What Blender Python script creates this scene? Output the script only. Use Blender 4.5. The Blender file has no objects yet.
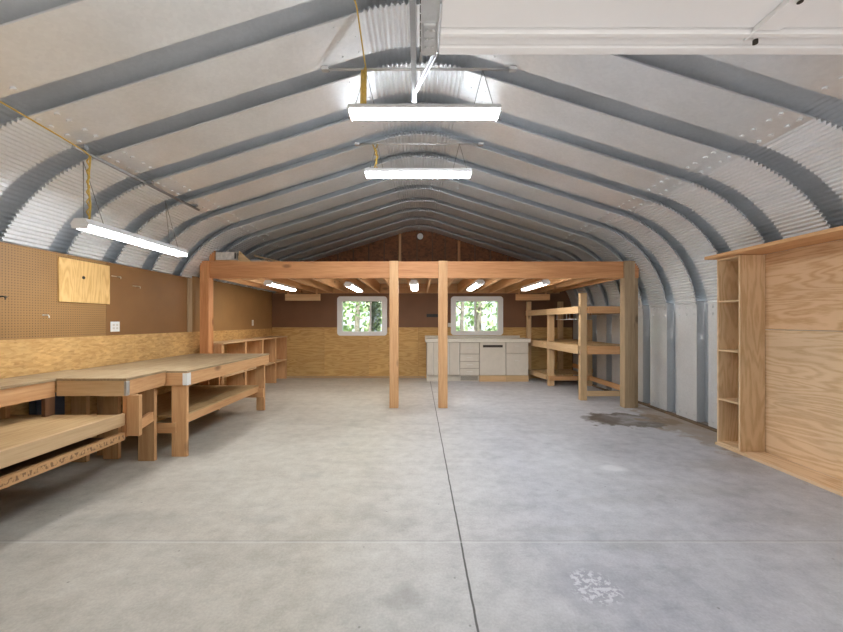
import bpy, math, random
from mathutils import Vector
random.seed(7)
sc = bpy.context.scene
col = sc.collection
H = 1.45; F = 354.0; VX, VY = 419.0, 322.0
def PX(px, Y): return (px - VX) / F * Y
def PZ(py, Y): return H + (VY - py) / F * Y

# ------------------------------------------------------------------ mesh builder
class MB:
    def __init__(s): s.v = []; s.f = []; s.sm = []
    def add(s, vs, fs, smooth=False):
        b = len(s.v); s.v += [tuple(v) for v in vs]
        for f in fs: s.f.append([b + i for i in f]); s.sm.append(smooth)
        return s
    def box(s, x0, x1, y0, y1, z0, z1):
        if x0 > x1: x0, x1 = x1, x0
        if y0 > y1: y0, y1 = y1, y0
        if z0 > z1: z0, z1 = z1, z0
        v = [(x0,y0,z0),(x1,y0,z0),(x1,y1,z0),(x0,y1,z0),(x0,y0,z1),(x1,y0,z1),(x1,y1,z1),(x0,y1,z1)]
        return s.add(v, [(0,3,2,1),(4,5,6,7),(0,1,5,4),(1,2,6,5),(2,3,7,6),(3,0,4,7)])
    def beam(s, a, b, w, h, up=(0,0,1)):          # rectangular bar from a to b
        a = Vector(a); b = Vector(b); d = (b - a).normalized(); up = Vector(up)
        r = d.cross(up)
        if r.length < 1e-4: r = d.cross(Vector((0,1,0)))
        r.normalize(); u = r.cross(d).normalized()
        v = []
        for p in (a, b):
            for sx, sz in ((-1,-1),(1,-1),(1,1),(-1,1)):
                v.append(p + r*sx*w/2 + u*sz*h/2)
        return s.add(v, [(0,1,2,3),(7,6,5,4),(0,4,5,1),(1,5,6,2),(2,6,7,3),(3,7,4,0)])
    def prism_z(s, poly, z0, z1):                 # polygon in xy (ccw)
        n = len(poly)
        v = [(x,y,z0) for x,y in poly] + [(x,y,z1) for x,y in poly]
        f = [tuple(range(n))[::-1], tuple(range(n, 2*n))] + [(i,(i+1)%n,n+(i+1)%n,n+i) for i in range(n)]
        return s.add(v, f)
    def prism_y(s, poly, y0, y1):                 # polygon in xz
        n = len(poly)
        v = [(x,y0,z) for x,z in poly] + [(x,y1,z) for x,z in poly]
        f = [tuple(range(n)), tuple(range(n, 2*n))[::-1]] + [(i,n+i,n+(i+1)%n,(i+1)%n) for i in range(n)]
        return s.add(v, f)
    def tube(s, pts, r, n=8, cap=True):
        pts = [Vector(p) for p in pts]; rings = []; prev = None
        rr = r if isinstance(r, (list, tuple)) else [r]*len(pts)
        for i, p in enumerate(pts):
            d = (pts[min(i+1, len(pts)-1)] - pts[max(i-1, 0)])
            d = d.normalized() if d.length > 1e-9 else Vector((0,0,1))
            if prev is None:
                a = Vector((0,0,1)) if abs(d.z) < .9 else Vector((1,0,0))
                u = d.cross(a).normalized()
            else:
                u = (prev - d*prev.dot(d)).normalized()
            prev = u; w = d.cross(u)
            rings.append([p + (u*math.cos(2*math.pi*k/n) + w*math.sin(2*math.pi*k/n))*rr[i] for k in range(n)])
        v = [q for ring in rings for q in ring]; f = []
        for i in range(len(pts)-1):
            for k in range(n):
                f.append((i*n+k, i*n+(k+1)%n, (i+1)*n+(k+1)%n, (i+1)*n+k))
        s.add(v, f, True)
        if cap:
            b = len(s.v) - len(v)
            s.f.append([b+k for k in range(n)][::-1]); s.sm.append(False)
            s.f.append([b+(len(pts)-1)*n+k for k in range(n)]); s.sm.append(False)
        return s
    def build(s, name, m, parent=None, bevel=0, loc=None):
        o0 = Vector(parent_world(parent)) if parent else Vector((0,0,0))
        if loc is None and not parent and s.v:
            xs = [v[0] for v in s.v]; ys = [v[1] for v in s.v]; zs = [v[2] for v in s.v]
            loc = ((min(xs)+max(xs))/2, (min(ys)+max(ys))/2, min(zs))
        L = Vector(loc) if (loc is not None and not parent) else o0
        me = bpy.data.meshes.new(name)
        me.from_pydata([Vector(v) - L for v in s.v], [], s.f)
        me.update()
        me.polygons.foreach_set('use_smooth', s.sm)
        me.materials.append(m)
        o = bpy.data.objects.new(name, me); col.objects.link(o)
        if parent: o.parent = parent
        else: o.location = L
        if bevel:
            b = o.modifiers.new('bevel', 'BEVEL'); b.width = bevel; b.segments = 2; b.limit_method = 'ANGLE'
        return o
def parent_world(p):
    v = Vector((0,0,0))
    while p: v += p.location; p = p.parent
    return v
def tag(o, label=None, cat=None, group=None, kind=None):
    if label: o['label'] = label
    if cat: o['category'] = cat
    if group: o['group'] = group
    if kind: o['kind'] = kind
    return o
def empty(name, loc, label=None, cat=None, group=None, kind=None):
    o = bpy.data.objects.new(name, None); o.location = loc; o.empty_display_size = .1
    col.objects.link(o); return tag(o, label, cat, group, kind)
def copy_tree(o, parent=None):
    c = o.copy(); col.objects.link(c); c.parent = parent
    for ch in list(o.children): copy_tree(ch, c)
    return c
def bx(*a): return MB().box(*a)

# ------------------------------------------------------------------ materials
def newmat(name):
    m = bpy.data.materials.new(name); m.use_nodes = True
    nt = m.node_tree; nt.nodes.clear()
    out = nt.nodes.new('ShaderNodeOutputMaterial'); b = nt.nodes.new('ShaderNodeBsdfPrincipled')
    nt.links.new(b.outputs[0], out.inputs[0])
    return m, nt, b
def N(nt, t, **kw):
    n = nt.nodes.new(t)
    for k, v in kw.items():
        if k in n.inputs: n.inputs[k].default_value = v
        else: setattr(n, k, v)
    return n
def ramp(nt, src, stops, interp='LINEAR'):
    r = nt.nodes.new('ShaderNodeValToRGB'); r.color_ramp.interpolation = interp
    el = r.color_ramp.elements
    while len(el) < len(stops): el.new(.5)
    for e, (p, c) in zip(el, stops):
        e.position = p; e.color = (c, c, c, 1) if isinstance(c, (int, float)) else (*c, 1)
    nt.links.new(src, r.inputs[0]); return r.outputs[0]
def mix(nt, fac, a, b, mode='MIX'):
    m = nt.nodes.new('ShaderNodeMix'); m.data_type = 'RGBA'; m.blend_type = mode
    for s, v in ((m.inputs[0], fac), (m.inputs[6], a), (m.inputs[7], b)):
        if isinstance(v, bpy.types.NodeSocket): nt.links.new(v, s)
        elif isinstance(v, (int, float)): s.default_value = v if s.type == 'VALUE' else (v, v, v, 1)
        else: s.default_value = (*v, 1)
    return m.outputs[2]
def mth(nt, op, a, b=None, c=None):
    m = nt.nodes.new('ShaderNodeMath'); m.operation = op
    for i, v in enumerate((a, b, c)):
        if v is None: continue
        if isinstance(v, bpy.types.NodeSocket): nt.links.new(v, m.inputs[i])
        else: m.inputs[i].default_value = v
    return m.outputs[0]
def coords(nt, scale=(1,1,1), rnd=True, rot=(0,0,0)):
    tc = nt.nodes.new('ShaderNodeTexCoord'); v = tc.outputs['Object']
    if rnd:
        oi = nt.nodes.new('ShaderNodeObjectInfo')
        a = nt.nodes.new('ShaderNodeVectorMath'); a.operation = 'MULTIPLY_ADD'
        nt.links.new(oi.outputs['Random'], a.inputs[0]); a.inputs[1].default_value = (37, 53, 71)
        nt.links.new(v, a.inputs[2]); v = a.outputs[0]
    mp = nt.nodes.new('ShaderNodeMapping'); mp.inputs['Scale'].default_value = scale
    mp.inputs['Rotation'].default_value = rot
    nt.links.new(v, mp.inputs['Vector']); return mp.outputs[0]
def noise(nt, vec, scale, detail=4, rough=.55, dist=0):
    n = N(nt, 'ShaderNodeTexNoise', Scale=scale, Detail=detail, Roughness=rough, Distortion=dist)
    nt.links.new(vec, n.inputs['Vector']); return n.outputs['Fac']
def bump(nt, b, h, strength=.2, dist=.01):
    n = N(nt, 'ShaderNodeBump', Strength=strength, Distance=dist)
    nt.links.new(h, n.inputs['Height']); nt.links.new(n.outputs[0], b.inputs['Normal'])
def plain(name, c, rough=.5, metal=0, var=0.0, vs=8):
    m, nt, b = newmat(name)
    b.inputs['Roughness'].default_value = rough; b.inputs['Metallic'].default_value = metal
    if var:
        n = noise(nt, coords(nt), vs)
        nt.links.new(ramp(nt, n, [(.3, tuple(x*(1-var) for x in c)), (.7, tuple(min(1, x*(1+var)) for x in c))]), b.inputs['Base Color'])
    else: b.inputs['Base Color'].default_value = (*c, 1)
    return m
def wood(name, light, dark, axis='y', knots=True, grain=1.0, rough=.62, stampy=False):
    m, nt, b = newmat(name); b.inputs['Roughness'].default_value = rough
    st = .06
    sca = {'x': (st,1,1), 'y': (1,st,1), 'z': (1,1,st)}[axis]
    v = coords(nt, sca)
    f = noise(nt, v, 55*grain, 5, .6, .3)
    g = noise(nt, v, 9*grain, 3, .5, 1.2)
    c = ramp(nt, mth(nt, 'ADD', mth(nt, 'MULTIPLY', f, .5), mth(nt, 'MULTIPLY', g, .5)), [(.34, dark), (.62, light)])
    oi = nt.nodes.new('ShaderNodeObjectInfo')
    hv = N(nt, 'ShaderNodeHueSaturation')
    nt.links.new(mth(nt, 'MULTIPLY_ADD', oi.outputs['Random'], .22, .89), hv.inputs['Value'])
    nt.links.new(c, hv.inputs['Color']); c = hv.outputs[0]
    if knots:
        sk = {'x': (.45,1,1), 'y': (1,.45,1), 'z': (1,1,.45)}[axis]
        vo = N(nt, 'ShaderNodeTexVoronoi', Scale=3.2); nt.links.new(coords(nt, sk), vo.inputs['Vector'])
        k = ramp(nt, vo.outputs['Distance'], [(.06, 1.0), (.14, 0.0)])
        c = mix(nt, mth(nt, 'MULTIPLY', k, .75), c, tuple(x*.35 for x in dark))
    if stampy:
        vv = coords(nt, (1, 1, 1), rnd=False)
        s1 = noise(nt, coords(nt, (1, 1, .45), rnd=False), 48, 2, .5)
        sep = nt.nodes.new('ShaderNodeSeparateXYZ'); nt.links.new(vv, sep.inputs[0])
        zm = mth(nt, 'SUBTRACT', 1.0, mth(nt, 'MULTIPLY', mth(nt, 'ABSOLUTE', sep.outputs[2]), 48.0))
        zm = ramp(nt, zm, [(.0, 0.0), (.25, 1.0)])
        mk = ramp(nt, s1, [(.50, 0.0), (.56, 1.0)])
        c = mix(nt, mth(nt, 'MULTIPLY', mth(nt, 'MULTIPLY', zm, mk), .75), c, (.12, .06, .03))
    nt.links.new(c, b.inputs['Base Color']); bump(nt, b, f, .15, .004)
    return m
def ply(name, light, dark, axis='y', scale=1.0, rough=.6, var=.2):
    # rotary-cut plywood: cathedral bands stretched along the grain axis
    m, nt, b = newmat(name); b.inputs['Roughness'].default_value = rough
    sca = {'x': (.14,1,1), 'y': (1,.14,1), 'z': (1,1,.14)}[axis]
    v = coords(nt, sca)
    base = noise(nt, v, 4.2*scale, 3, .45, .5)
    rings = mth(nt, 'MULTIPLY_ADD', mth(nt, 'SINE', mth(nt, 'MULTIPLY', base, 85.0)), .5, .5)
    fine = noise(nt, v, 90*scale, 3, .6)
    t = mth(nt, 'ADD', mth(nt, 'MULTIPLY', rings, .38), mth(nt, 'MULTIPLY', fine, .62))
    c = ramp(nt, t, [(.22, dark), (.62, light)])
    big = noise(nt, coords(nt), 1.1, 2)
    c = mix(nt, 1.0, c, ramp(nt, big, [(.3, 1-var), (.7, 1.0)]), 'MULTIPLY')
    vo = N(nt, 'ShaderNodeTexVoronoi', Scale=1.5); nt.links.new(coords(nt), vo.inputs['Vector'])
    k = ramp(nt, vo.outputs['Distance'], [(.02, 1.0), (.05, 0.0)])
    c = mix(nt, mth(nt, 'MULTIPLY', k, .6), c, tuple(x*.35 for x in dark))
    nt.links.new(c, b.inputs['Base Color']); bump(nt, b, t, .06, .003)
    return m
def osb(name, cols, rough=.65, scale=26):
    m, nt, b = newmat(name); b.inputs['Roughness'].default_value = rough
    out = None; hs = None
    for i, (rot, s) in enumerate((((.5, 0, .3), scale), ((-.8, .2, 1.1), scale*.8))):
        vo = N(nt, 'ShaderNodeTexVoronoi', Scale=s)
        nt.links.new(coords(nt, (.9, .42, 1.3), False, rot), vo.inputs['Vector'])
        sp = nt.nodes.new('ShaderNodeSeparateColor'); nt.links.new(vo.outputs['Color'], sp.inputs[0])
        c = ramp(nt, sp.outputs[0], [(i/(len(cols)-1), q) for i, q in enumerate(cols)])
        out = c if out is None else mix(nt, .5, out, c); hs = sp.outputs[0]
    n = noise(nt, coords(nt, (1,1,1), False), 3, 4)
    out = mix(nt, 1.0, out, ramp(nt, n, [(.3, .85), (.7, 1.08)]), 'MULTIPLY')
    nt.links.new(out, b.inputs['Base Color']); bump(nt, b, hs, .12, .003)
    return m

M = {}
FIRL, FIRD = (.70, .415, .205), (.54, .265, .11)
for a in 'xyz':
    M['fir_'+a] = wood('fir_'+a, FIRL, FIRD, a)
    M['red_'+a] = wood('red_fir_'+a, (.68, .33, .14), (.49, .19, .07), a)
    M['pine_'+a] = wood('pine_'+a, (.70, .49, .28), (.56, .36, .19), a)
    M['old_'+a] = wood('worn_wood_'+a, (.50, .36, .22), (.32, .21, .12), a)
    M['ply_'+a] = ply('plywood_'+a, (.80, .58, .36), (.64, .42, .225), a)
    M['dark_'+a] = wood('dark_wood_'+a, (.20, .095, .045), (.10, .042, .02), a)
M['stamp'] = wood('stamped_fir', (.55, .33, .16), (.42, .22, .09), 'y', stampy=True)
M['top'] = ply('worn_bench_top', (.42, .31, .18), (.33, .22, .12), 'y', .8)
M['shelfboard'] = ply('shelf_ply', (.56, .37, .18), (.46, .28, .12), 'y', .9)
M['ply_up'] = ply('reddish_plywood', (.76, .50, .29), (.60, .34, .165), 'y')
M['ply_low'] = ply('yellow_plywood', (.86, .615, .385), (.69, .44, .235), 'y', .9)
M['ply_back'] = ply('back_plywood', (.66, .42, .165), (.50, .28, .085), 'x', 1.0)
M['ply_patch'] = ply('patch_plywood', (.80, .52, .21), (.64, .37, .12), 'z', 1.4, var=.1)
M['osb'] = osb('osb_board', [(.46, .25, .085), (.60, .35, .125), (.72, .46, .19), (.56, .32, .11)], scale=44)
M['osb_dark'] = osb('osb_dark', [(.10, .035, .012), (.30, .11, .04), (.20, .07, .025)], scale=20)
def hardboard(name, c, holes):
    m, nt, b = newmat(name); b.inputs['Roughness'].default_value = .55
    n = noise(nt, coords(nt, rnd=False), 2.2, 5)
    cc = ramp(nt, n, [(.3, tuple(x*.9 for x in c)), (.7, tuple(x*1.08 for x in c))])
    if holes:
        tc = nt.nodes.new('ShaderNodeTexCoord'); sp = nt.nodes.new('ShaderNodeSeparateXYZ')
        nt.links.new(tc.outputs['Object'], sp.inputs[0]); d = []
        for k in (1, 2):
            fr = mth(nt, 'FRACT', mth(nt, 'MULTIPLY', sp.outputs[k], 1/.0254))
            d.append(mth(nt, 'POWER', mth(nt, 'SUBTRACT', fr, .5), 2.0))
        rad = mth(nt, 'SQRT', mth(nt, 'ADD', d[0], d[1]))
        cc = mix(nt, mth(nt, 'LESS_THAN', rad, .17), cc, tuple(x*.12 for x in c))
    nt.links.new(cc, b.inputs['Base Color']); return m
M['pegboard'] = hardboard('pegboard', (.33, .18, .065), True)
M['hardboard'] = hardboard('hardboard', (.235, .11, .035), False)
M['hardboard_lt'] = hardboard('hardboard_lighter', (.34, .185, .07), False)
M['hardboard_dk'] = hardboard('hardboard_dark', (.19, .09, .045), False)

def metal(name, c, rough=.42, metallic=.75, spangle=True):
    m, nt, b = newmat(name); b.inputs['Metallic'].default_value = metallic
    v = coords(nt)
    n = noise(nt, v, 2.0, 5, .6)
    vo = N(nt, 'ShaderNodeTexVoronoi', Scale=45); nt.links.new(v, vo.inputs['Vector'])
    sp = nt.nodes.new('ShaderNodeSeparateColor'); nt.links.new(vo.outputs['Color'], sp.inputs[0])
    cc = ramp(nt, n, [(.3, tuple(x*.92 for x in c)), (.7, tuple(min(1, x*1.04) for x in c))])
    cc = mix(nt, .10, cc, ramp(nt, sp.outputs[0], [(0, .55), (1, .95)]))
    nt.links.new(cc, b.inputs['Base Color'])
    nt.links.new(ramp(nt, n, [(.2, rough-.06), (.8, rough+.08)]), b.inputs['Roughness'])
    return m
M['steel'] = metal('galvanised_steel', (.84, .87, .905), .33, .48)
M['steel_wall'] = metal('galvanised_wall_steel', (.72, .74, .765), .45, .4)
M['zinc'] = metal('zinc_parts', (.60, .61, .62), .38, .8)
M['dark_zinc'] = metal('dark_zinc', (.36, .37, .39), .4, .8)
M['white'] = plain('white_paint', (.80, .80, .81), .4, 0, .03)
M['door_white'] = plain('door_white', (.78, .78, .79), .45, 0, .03, 2)
M['vinyl'] = plain('white_vinyl', (.86, .88, .92), .35)
M['cream'] = plain('cream_laminate', (.62, .57, .50), .4, 0, .04)
M['cream_dk'] = plain('cream_carcass', (.36, .31, .25), .5)  # toned darker to put shade into the gaps between the fronts
M['counter'] = plain('counter_laminate', (.70, .66, .60), .35, 0, .05, 30)
M['black'] = plain('black_plastic', (.02, .02, .022), .4)
M['dark_gap'] = plain('dark_slot', (.03, .025, .02), .7)
M['plate'] = plain('cover_plate', (.78, .78, .76), .35)
M['yellow'] = plain('yellow_cord', (.62, .42, .10), .5, 0, .15, 30)
M['wire'] = plain('wire', (.32, .32, .33), .35, .8)
M['card'] = plain('cardboard', (.58, .46, .34), .8, 0, .12)
M['duct'] = plain('pale_carton', (.60, .56, .52), .6, 0, .2, 18)
M['insul'] = plain('insulation', (.30, .32, .36), .9, 0, .35, 12)
def emis(name, c, s):
    m, nt, b = newmat(name); b.inputs['Base Color'].default_value = (.9, .9, .9, 1)
    b.inputs['Emission Color'].default_value = (*c, 1); b.inputs['Emission Strength'].default_value = s
    return m
M['lamp'] = emis('lamp_lens', (.87, .945, 1), 56)
M['lamp_side'] = emis('lamp_lens_side', (.95, .98, 1), 24)
M['lamp_warm'] = emis('lamp_lens_loft', (1, .96, .88), 13)
def glass():
    m = bpy.data.materials.new('window_glass'); m.use_nodes = True; nt = m.node_tree; nt.nodes.clear()
    o = nt.nodes.new('ShaderNodeOutputMaterial'); t = nt.nodes.new('ShaderNodeBsdfTransparent')
    g = N(nt, 'ShaderNodeBsdfGlossy', Roughness=.03); x = nt.nodes.new('ShaderNodeMixShader')
    t.inputs[0].default_value = (.93, .97, .96, 1)
    fr = N(nt, 'ShaderNodeFresnel', IOR=1.35)
    nt.links.new(fr.outputs[0], x.inputs[0]); nt.links.new(t.outputs[0], x.inputs[1]); nt.links.new(g.outputs[0], x.inputs[2])
    nt.links.new(x.outputs[0], o.inputs[0]); return m
M['glass'] = glass()
def screen():
    m, nt, b = newmat('insect_screen'); b.inputs['Base Color'].default_value = (.09, .10, .10, 1)
    b.inputs['Alpha'].default_value = .62; return m
M['screen'] = screen()
M['leaf1'] = plain('leaf_light', (.34, .46, .20), .6, 0, .4, 2)
M['leaf2'] = plain('leaf_dark', (.17, .28, .11), .6, 0, .4, 2)
M['bark'] = plain('bark', (.24, .21, .18), .9, 0, .4, 9)
M['lawn'] = plain('forest_ground', (.17, .22, .08), .95, 0, .5, 3)
M['drive'] = plain('driveway_gravel', (.34, .33, .32), .9, 0, .08, 1)

def concrete():
    m, nt, b = newmat('garage_concrete')
    v = coords(nt, (1,1,1), False)
    sp = nt.nodes.new('ShaderNodeSeparateXYZ'); nt.links.new(v, sp.inputs[0])
    X, Y = sp.outputs[0], sp.outputs[1]
    n1 = noise(nt, v, .9, 6, .62, .4); n2 = noise(nt, v, 7, 6, .65); n3 = noise(nt, v, 70, 3, .6)
    ns = noise(nt, coords(nt, (.35, 1, 1), False), 3.2, 5, .6, .6)
    t = mth(nt, 'ADD', mth(nt, 'MULTIPLY', n1, .5), mth(nt, 'MULTIPLY', n2, .5))
    c = ramp(nt, t, [(.36, (.385, .345, .29)), (.5, (.465, .425, .365)), (.63, (.53, .495, .435))])
    cb = ramp(nt, t, [(.36, (.36, .36, .40)), (.5, (.46, .46, .495)), (.63, (.54, .54, .57))])
    side = ramp(nt, mth(nt, 'MULTIPLY_ADD', X, .25, .5), [(.35, 0.0), (.75, 1.0)])
    c = mix(nt, side, c, cb)  # warm left and bluish right cast of the light, mixed into the slab colour
    c = mix(nt, 1.0, c, ramp(nt, n3, [(.3, .90), (.7, 1.07)]), 'MULTIPLY')
    c = mix(nt, 1.0, c, ramp(nt, ns, [(.32, .90), (.5, 1.0), (.7, 1.04)]), 'MULTIPLY')
    nf = noise(nt, coords(nt, (.6, 1, 1), False), 17, 6, .7)
    c = mix(nt, 1.0, c, ramp(nt, nf, [(.34, .92), (.5, .995), (.66, 1.02)]), 'MULTIPLY')
    rough = ramp(nt, n1, [(.3, .42), (.7, .62)])
    def blob(cx, cy, rx, ry, dist=.5, ds=3.0):
        dx = mth(nt, 'DIVIDE', mth(nt, 'SUBTRACT', X, cx), rx); dy = mth(nt, 'DIVIDE', mth(nt, 'SUBTRACT', Y, cy), ry)
        r = mth(nt, 'SQRT', mth(nt, 'ADD', mth(nt, 'POWER', dx, 2.0), mth(nt, 'POWER', dy, 2.0)))
        nn = noise(nt, v, ds, 5, .6)
        return mth(nt, 'ADD', r, mth(nt, 'MULTIPLY', mth(nt, 'SUBTRACT', nn, .5), dist*2))
    def stain(c, d, stops, colr, amt):
        return mix(nt, mth(nt, 'MULTIPLY', ramp(nt, d, stops), amt), c, colr)
    # dark water / rust stain by the right wall
    d = blob(3.12, 5.25, .62, .46, .95, 3.4)
    c = stain(c, d, [(0, .8), (.3, .5), (.5, .75), (.66, 1.0), (.84, .95), (.95, 0.0)], (.085, .062, .042), .88)
    c = stain(c, blob(2.75, 5.3, .30, .33, .9, 5), [(0, 1.0), (.7, .9), (.95, 0.0)], (.09, .07, .055), .7)
    d = blob(3.85, 4.9, .55, 1.5, 1.1, 4.5)
    c = stain(c, d, [(0, .9), (.75, .7), (1.0, 0.0)], (.25, .17, .10), .9)
    d = blob(3.1, 3.55, .5, .22, .7, 4)
    c = stain(c, d, [(0, 1.0), (.6, .6), (1.0, 0.0)], (.24, .21, .19), .4)
    # scattered dark smudges
    for (px, py, rx, ry, a) in ((405,596,.10,.09,.6),(263,520,.16,.07,.35),(310,476,.12,.10,.4),(440,430,.15,.10,.3),(700,490,.55,.12,.3),(620,500,.5,.1,.25),(140,520,.5,.14,.25),(345,444,.10,.10,.4),(560,530,.35,.06,.25),(790,520,.4,.1,.25),(640,545,.25,.06,.35)):
        yy = F*H/(py-VY); xx = (px-VX)/F*yy
        d = blob(xx, yy, rx*1.15, ry*1.15, 1.0, 9)
        c = stain(c, d, [(0, 1.0), (.5, .7), (1.0, 0.0)], (.22, .205, .19), a*.8)
    # scuffed dark halo and white paint flecks on it
    yy = F*H/(585-VY); xx = (588-VX)/F*yy
    d = blob(xx, yy, .24, .22, .5, 4)
    c = stain(c, d, [(0, 1.0), (.5, .8), (1.0, 0.0)], (.27, .265, .31), .6)
    vo = N(nt, 'ShaderNodeTexVoronoi', Scale=26); nt.links.new(v, vo.inputs['Vector'])
    fl = mth(nt, 'MULTIPLY', ramp(nt, noise(nt, v, 30, 3, .6), [(.49, 0.0), (.54, 1.0)]), ramp(nt, blob(xx+.03, yy-.02, .17, .17, .5, 7), [(.6, 1.0), (.95, 0.0)]))
    c = mix(nt, mth(nt, 'MULTIPLY', fl, .75), c, (.66, .66, .69))
    yy = F*H/(468-VY); xx = (612-VX)/F*yy
    c = stain(c, blob(xx, yy, .16, .10, .5, 8), [(.5, 1.0), (.95, 0.0)], (.68, .68, .70), .7)
    # fine specks
    vo = N(nt, 'ShaderNodeTexVoronoi', Scale=5.5); nt.links.new(v, vo.inputs['Vector'])
    c = mix(nt, ramp(nt, vo.outputs['Distance'], [(.02, .7), (.05, 0.0)]), c, (.16, .15, .14))
    # sawn control joints: one along the building, others across
    wob = mth(nt, 'MULTIPLY', mth(nt, 'SUBTRACT', noise(nt, v, 6, 3), .5), .012)
    j = mth(nt, 'ABSOLUTE', mth(nt, 'SUBTRACT', mth(nt, 'ADD', X, wob), .276))
    jm = ramp(nt, j, [(.0045, 1.0), (.0075, 0.0)])
    c = mix(nt, jm, c, (.07, .065, .06))
    for yj, a in ((2.33, .5), (5.0, .25)):
        j = mth(nt, 'ABSOLUTE', mth(nt, 'SUBTRACT', mth(nt, 'ADD', Y, wob), yj))
        c = mix(nt, mth(nt, 'MULTIPLY', ramp(nt, j, [(.004, 1.0), (.009, 0.0)]), a*.7), c, (.62, .61, .60) if a > .4 else (.25, .24, .23))
        j2 = mth(nt, 'ABSOLUTE', mth(nt, 'SUBTRACT', mth(nt, 'ADD', Y, wob), yj+.016))
        c = mix(nt, mth(nt, 'MULTIPLY', ramp(nt, j2, [(.004, 1.0), (.009, 0.0)]), a*.7), c, (.25, .24, .23))
    nt.links.new(c, b.inputs['Base Color']); nt.links.new(rough, b.inputs['Roughness'])
    bump(nt, b, n2, .12, .01); return m
M['concrete'] = concrete()

# ------------------------------------------------------------------ the shell
XW = 3.97; R2 = 1.5; SL = .315; TH = math.atan(SL); P = .61; G = .205; D = .19
CX, CZ = XW - R2, 1.53
R1 = 1.47; ZA = 3.881 + R1*(1/math.cos(TH) - 1) - 0.0
ZC1 = 3.881 - R1/math.cos(TH)          # centre of the crown arc, tangent to both slopes
def profile(step=.0085):
    """right half from crown to seam: (x, z, nx, nz (outward), crimp amount, arc length)"""
    pts = []; s = 0; pitch = .042
    n = int(R1*TH/step)
    for i in range(n+1):
        a = TH*i/n; pts.append([R1*math.sin(a), ZC1+R1*math.cos(a), math.sin(a), math.cos(a), 1.0, R1*a])
    s = R1*TH
    xe = CX + R2*math.sin(TH); ze = CZ + R2*math.cos(TH)
    x0, z0 = pts[-1][0], pts[-1][1]; L = math.hypot(xe-x0, ze-z0)
    for i in range(1, 8):
        t = i/8; pts.append([x0+(xe-x0)*t, z0+(ze-z0)*t, math.sin(TH), math.cos(TH), 0.0, s+L*t])
    s += L; a1 = math.pi/2 - math.asin(.17/R2); n = int(R2*(a1-TH)/step)
    for i in range(n+1):
        a = TH+(a1-TH)*i/n; pts.append([CX+R2*math.sin(a), CZ+R2*math.cos(a), math.sin(a), math.cos(a), 1.0, s+R2*(a-TH)])
    # taper the crimps out over a few centimetres at their ends
    ends = [R1*TH, R1*TH+L]
    for p in pts:
        if p[4] > 0: p[4] = min(1, min(abs(p[5]-e) for e in ends)/.05)
    # crimp wave
    return [(x, z, nx, nz, c*math.sin(2*math.pi*q/pitch), c) for x, z, nx, nz, c, q in pts]
RH = profile()
ROWS = [(-x, z, -nx, nz, w, c) for x, z, nx, nz, w, c in RH[::-1][:-1]] + RH
def inner_z(x):
    x = abs(x)
    if x <= R1*math.sin(TH): return ZC1 + math.sqrt(R1*R1 - x*x)
    if x <= CX + R2*math.sin(TH): return 3.881 - SL*x
    return CZ + math.sqrt(max(0, R2*R2 - (x-CX)**2))
# period cross section: (dy, depth, normal crimp amp, lengthwise crimp amp)
A = .0105
SECT = [(G, 0, A, 0), (P, 0, A, 0), (P+.002, .012, A, -.003), (P-.05, D, .004, -.004), (P+G+.26, D, .004, 0), (P+G-.001, .012, A, .006), (P+G, 0, A, .003)]  # groove sides undercut to keep the bands dark, not a measured profile
Y0 = 2.42
ceil = empty('ceiling', (0, 0, 3.8), kind='structure')
def hexbolt(mb, p, n, r=.018, h=.012):
    p = Vector(p); n = Vector(n); mb.tube([p, p+n*h], r, 6)
for k in range(-6, 11):
    y0 = Y0 + k*P
    mb = MB()
    for (dy, d, a, ay), (dy2, d2, a2, ay2) in zip(SECT, SECT[1:]):   # one strip per flange or web, crisp at the folds
        v = []
        for (x, z, nx, nz, w, c) in ROWS:
            q = d - a*w; v.append((x + nx*q, y0 + dy + ay*w, z + nz*q))
            q = d2 - a2*w; v.append((x + nx*q, y0 + dy2 + ay2*w, z + nz*q))
        mb.add(v, [(2*i, 2*i+1, 2*i+3, 2*i+2) for i in range(len(ROWS)-1)], True)
    for sgn in (-1, 1):
        for off in (-.05, -.20):           # lap bolts just above the curved side panels
            xb = CX + R2*math.sin(TH) + off*math.cos(TH); zb = 3.881 - SL*xb
            nn = (-sgn*math.sin(TH), 0, -math.cos(TH))
            for dy in (.25, .34, .47, .57):
                hexbolt(mb, (sgn*xb, y0+dy, zb), nn)
        for off in (.06, .20):             # lap bolts beside the crown panel
            xb = R1*math.sin(TH) + off; zb = 3.881 - SL*xb
            for dy in (.26, .40, .56):
                hexbolt(mb, (sgn*xb, y0+dy, zb), (-sgn*math.sin(TH), 0, -math.cos(TH)), .010, .007)
    o = mb.build('arch_panel', M['steel'], ceil)

# straight lower side panels
def straight_wall(sgn, k, parent):
    y0 = Y0 + k*P; mb = MB(); ss = [(G, 0), (P, 0), (P-.08, D), (P+G+.09, D), (P+G, 0)]  # side grooves undercut like the roof ones, to darken them
    v = []; f = []
    for z in (.0, 1.752):
        for dy, d in ss: v.append((sgn*(XW+.003+d*.985), y0+dy, z))
    n = len(ss)
    for j in range(n-1): f.append((j, j+1, n+j+1, n+j))
    mb.add(v, f)
    for z in (1.56, 1.66, .10):
        for dy in (.26, .40, .54): hexbolt(mb, (sgn*(XW+.004), y0+dy, z), (-sgn, 0, 0))
        hexbolt(mb, (sgn*(XW+.004+D), y0+P+.085, z), (-sgn, 0, 0))
    # lap strip under the seam
    mb.box(sgn*(XW-.014), sgn*(XW+.004), y0+G, y0+P, 1.69, 1.705)
    mb.build('side_panel', M['steel_wall'], parent)
wr = empty('wall_right', (XW, 4, 0), kind='structure')
wl = empty('wall_left', (-XW, 4, 0), kind='structure')
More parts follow.
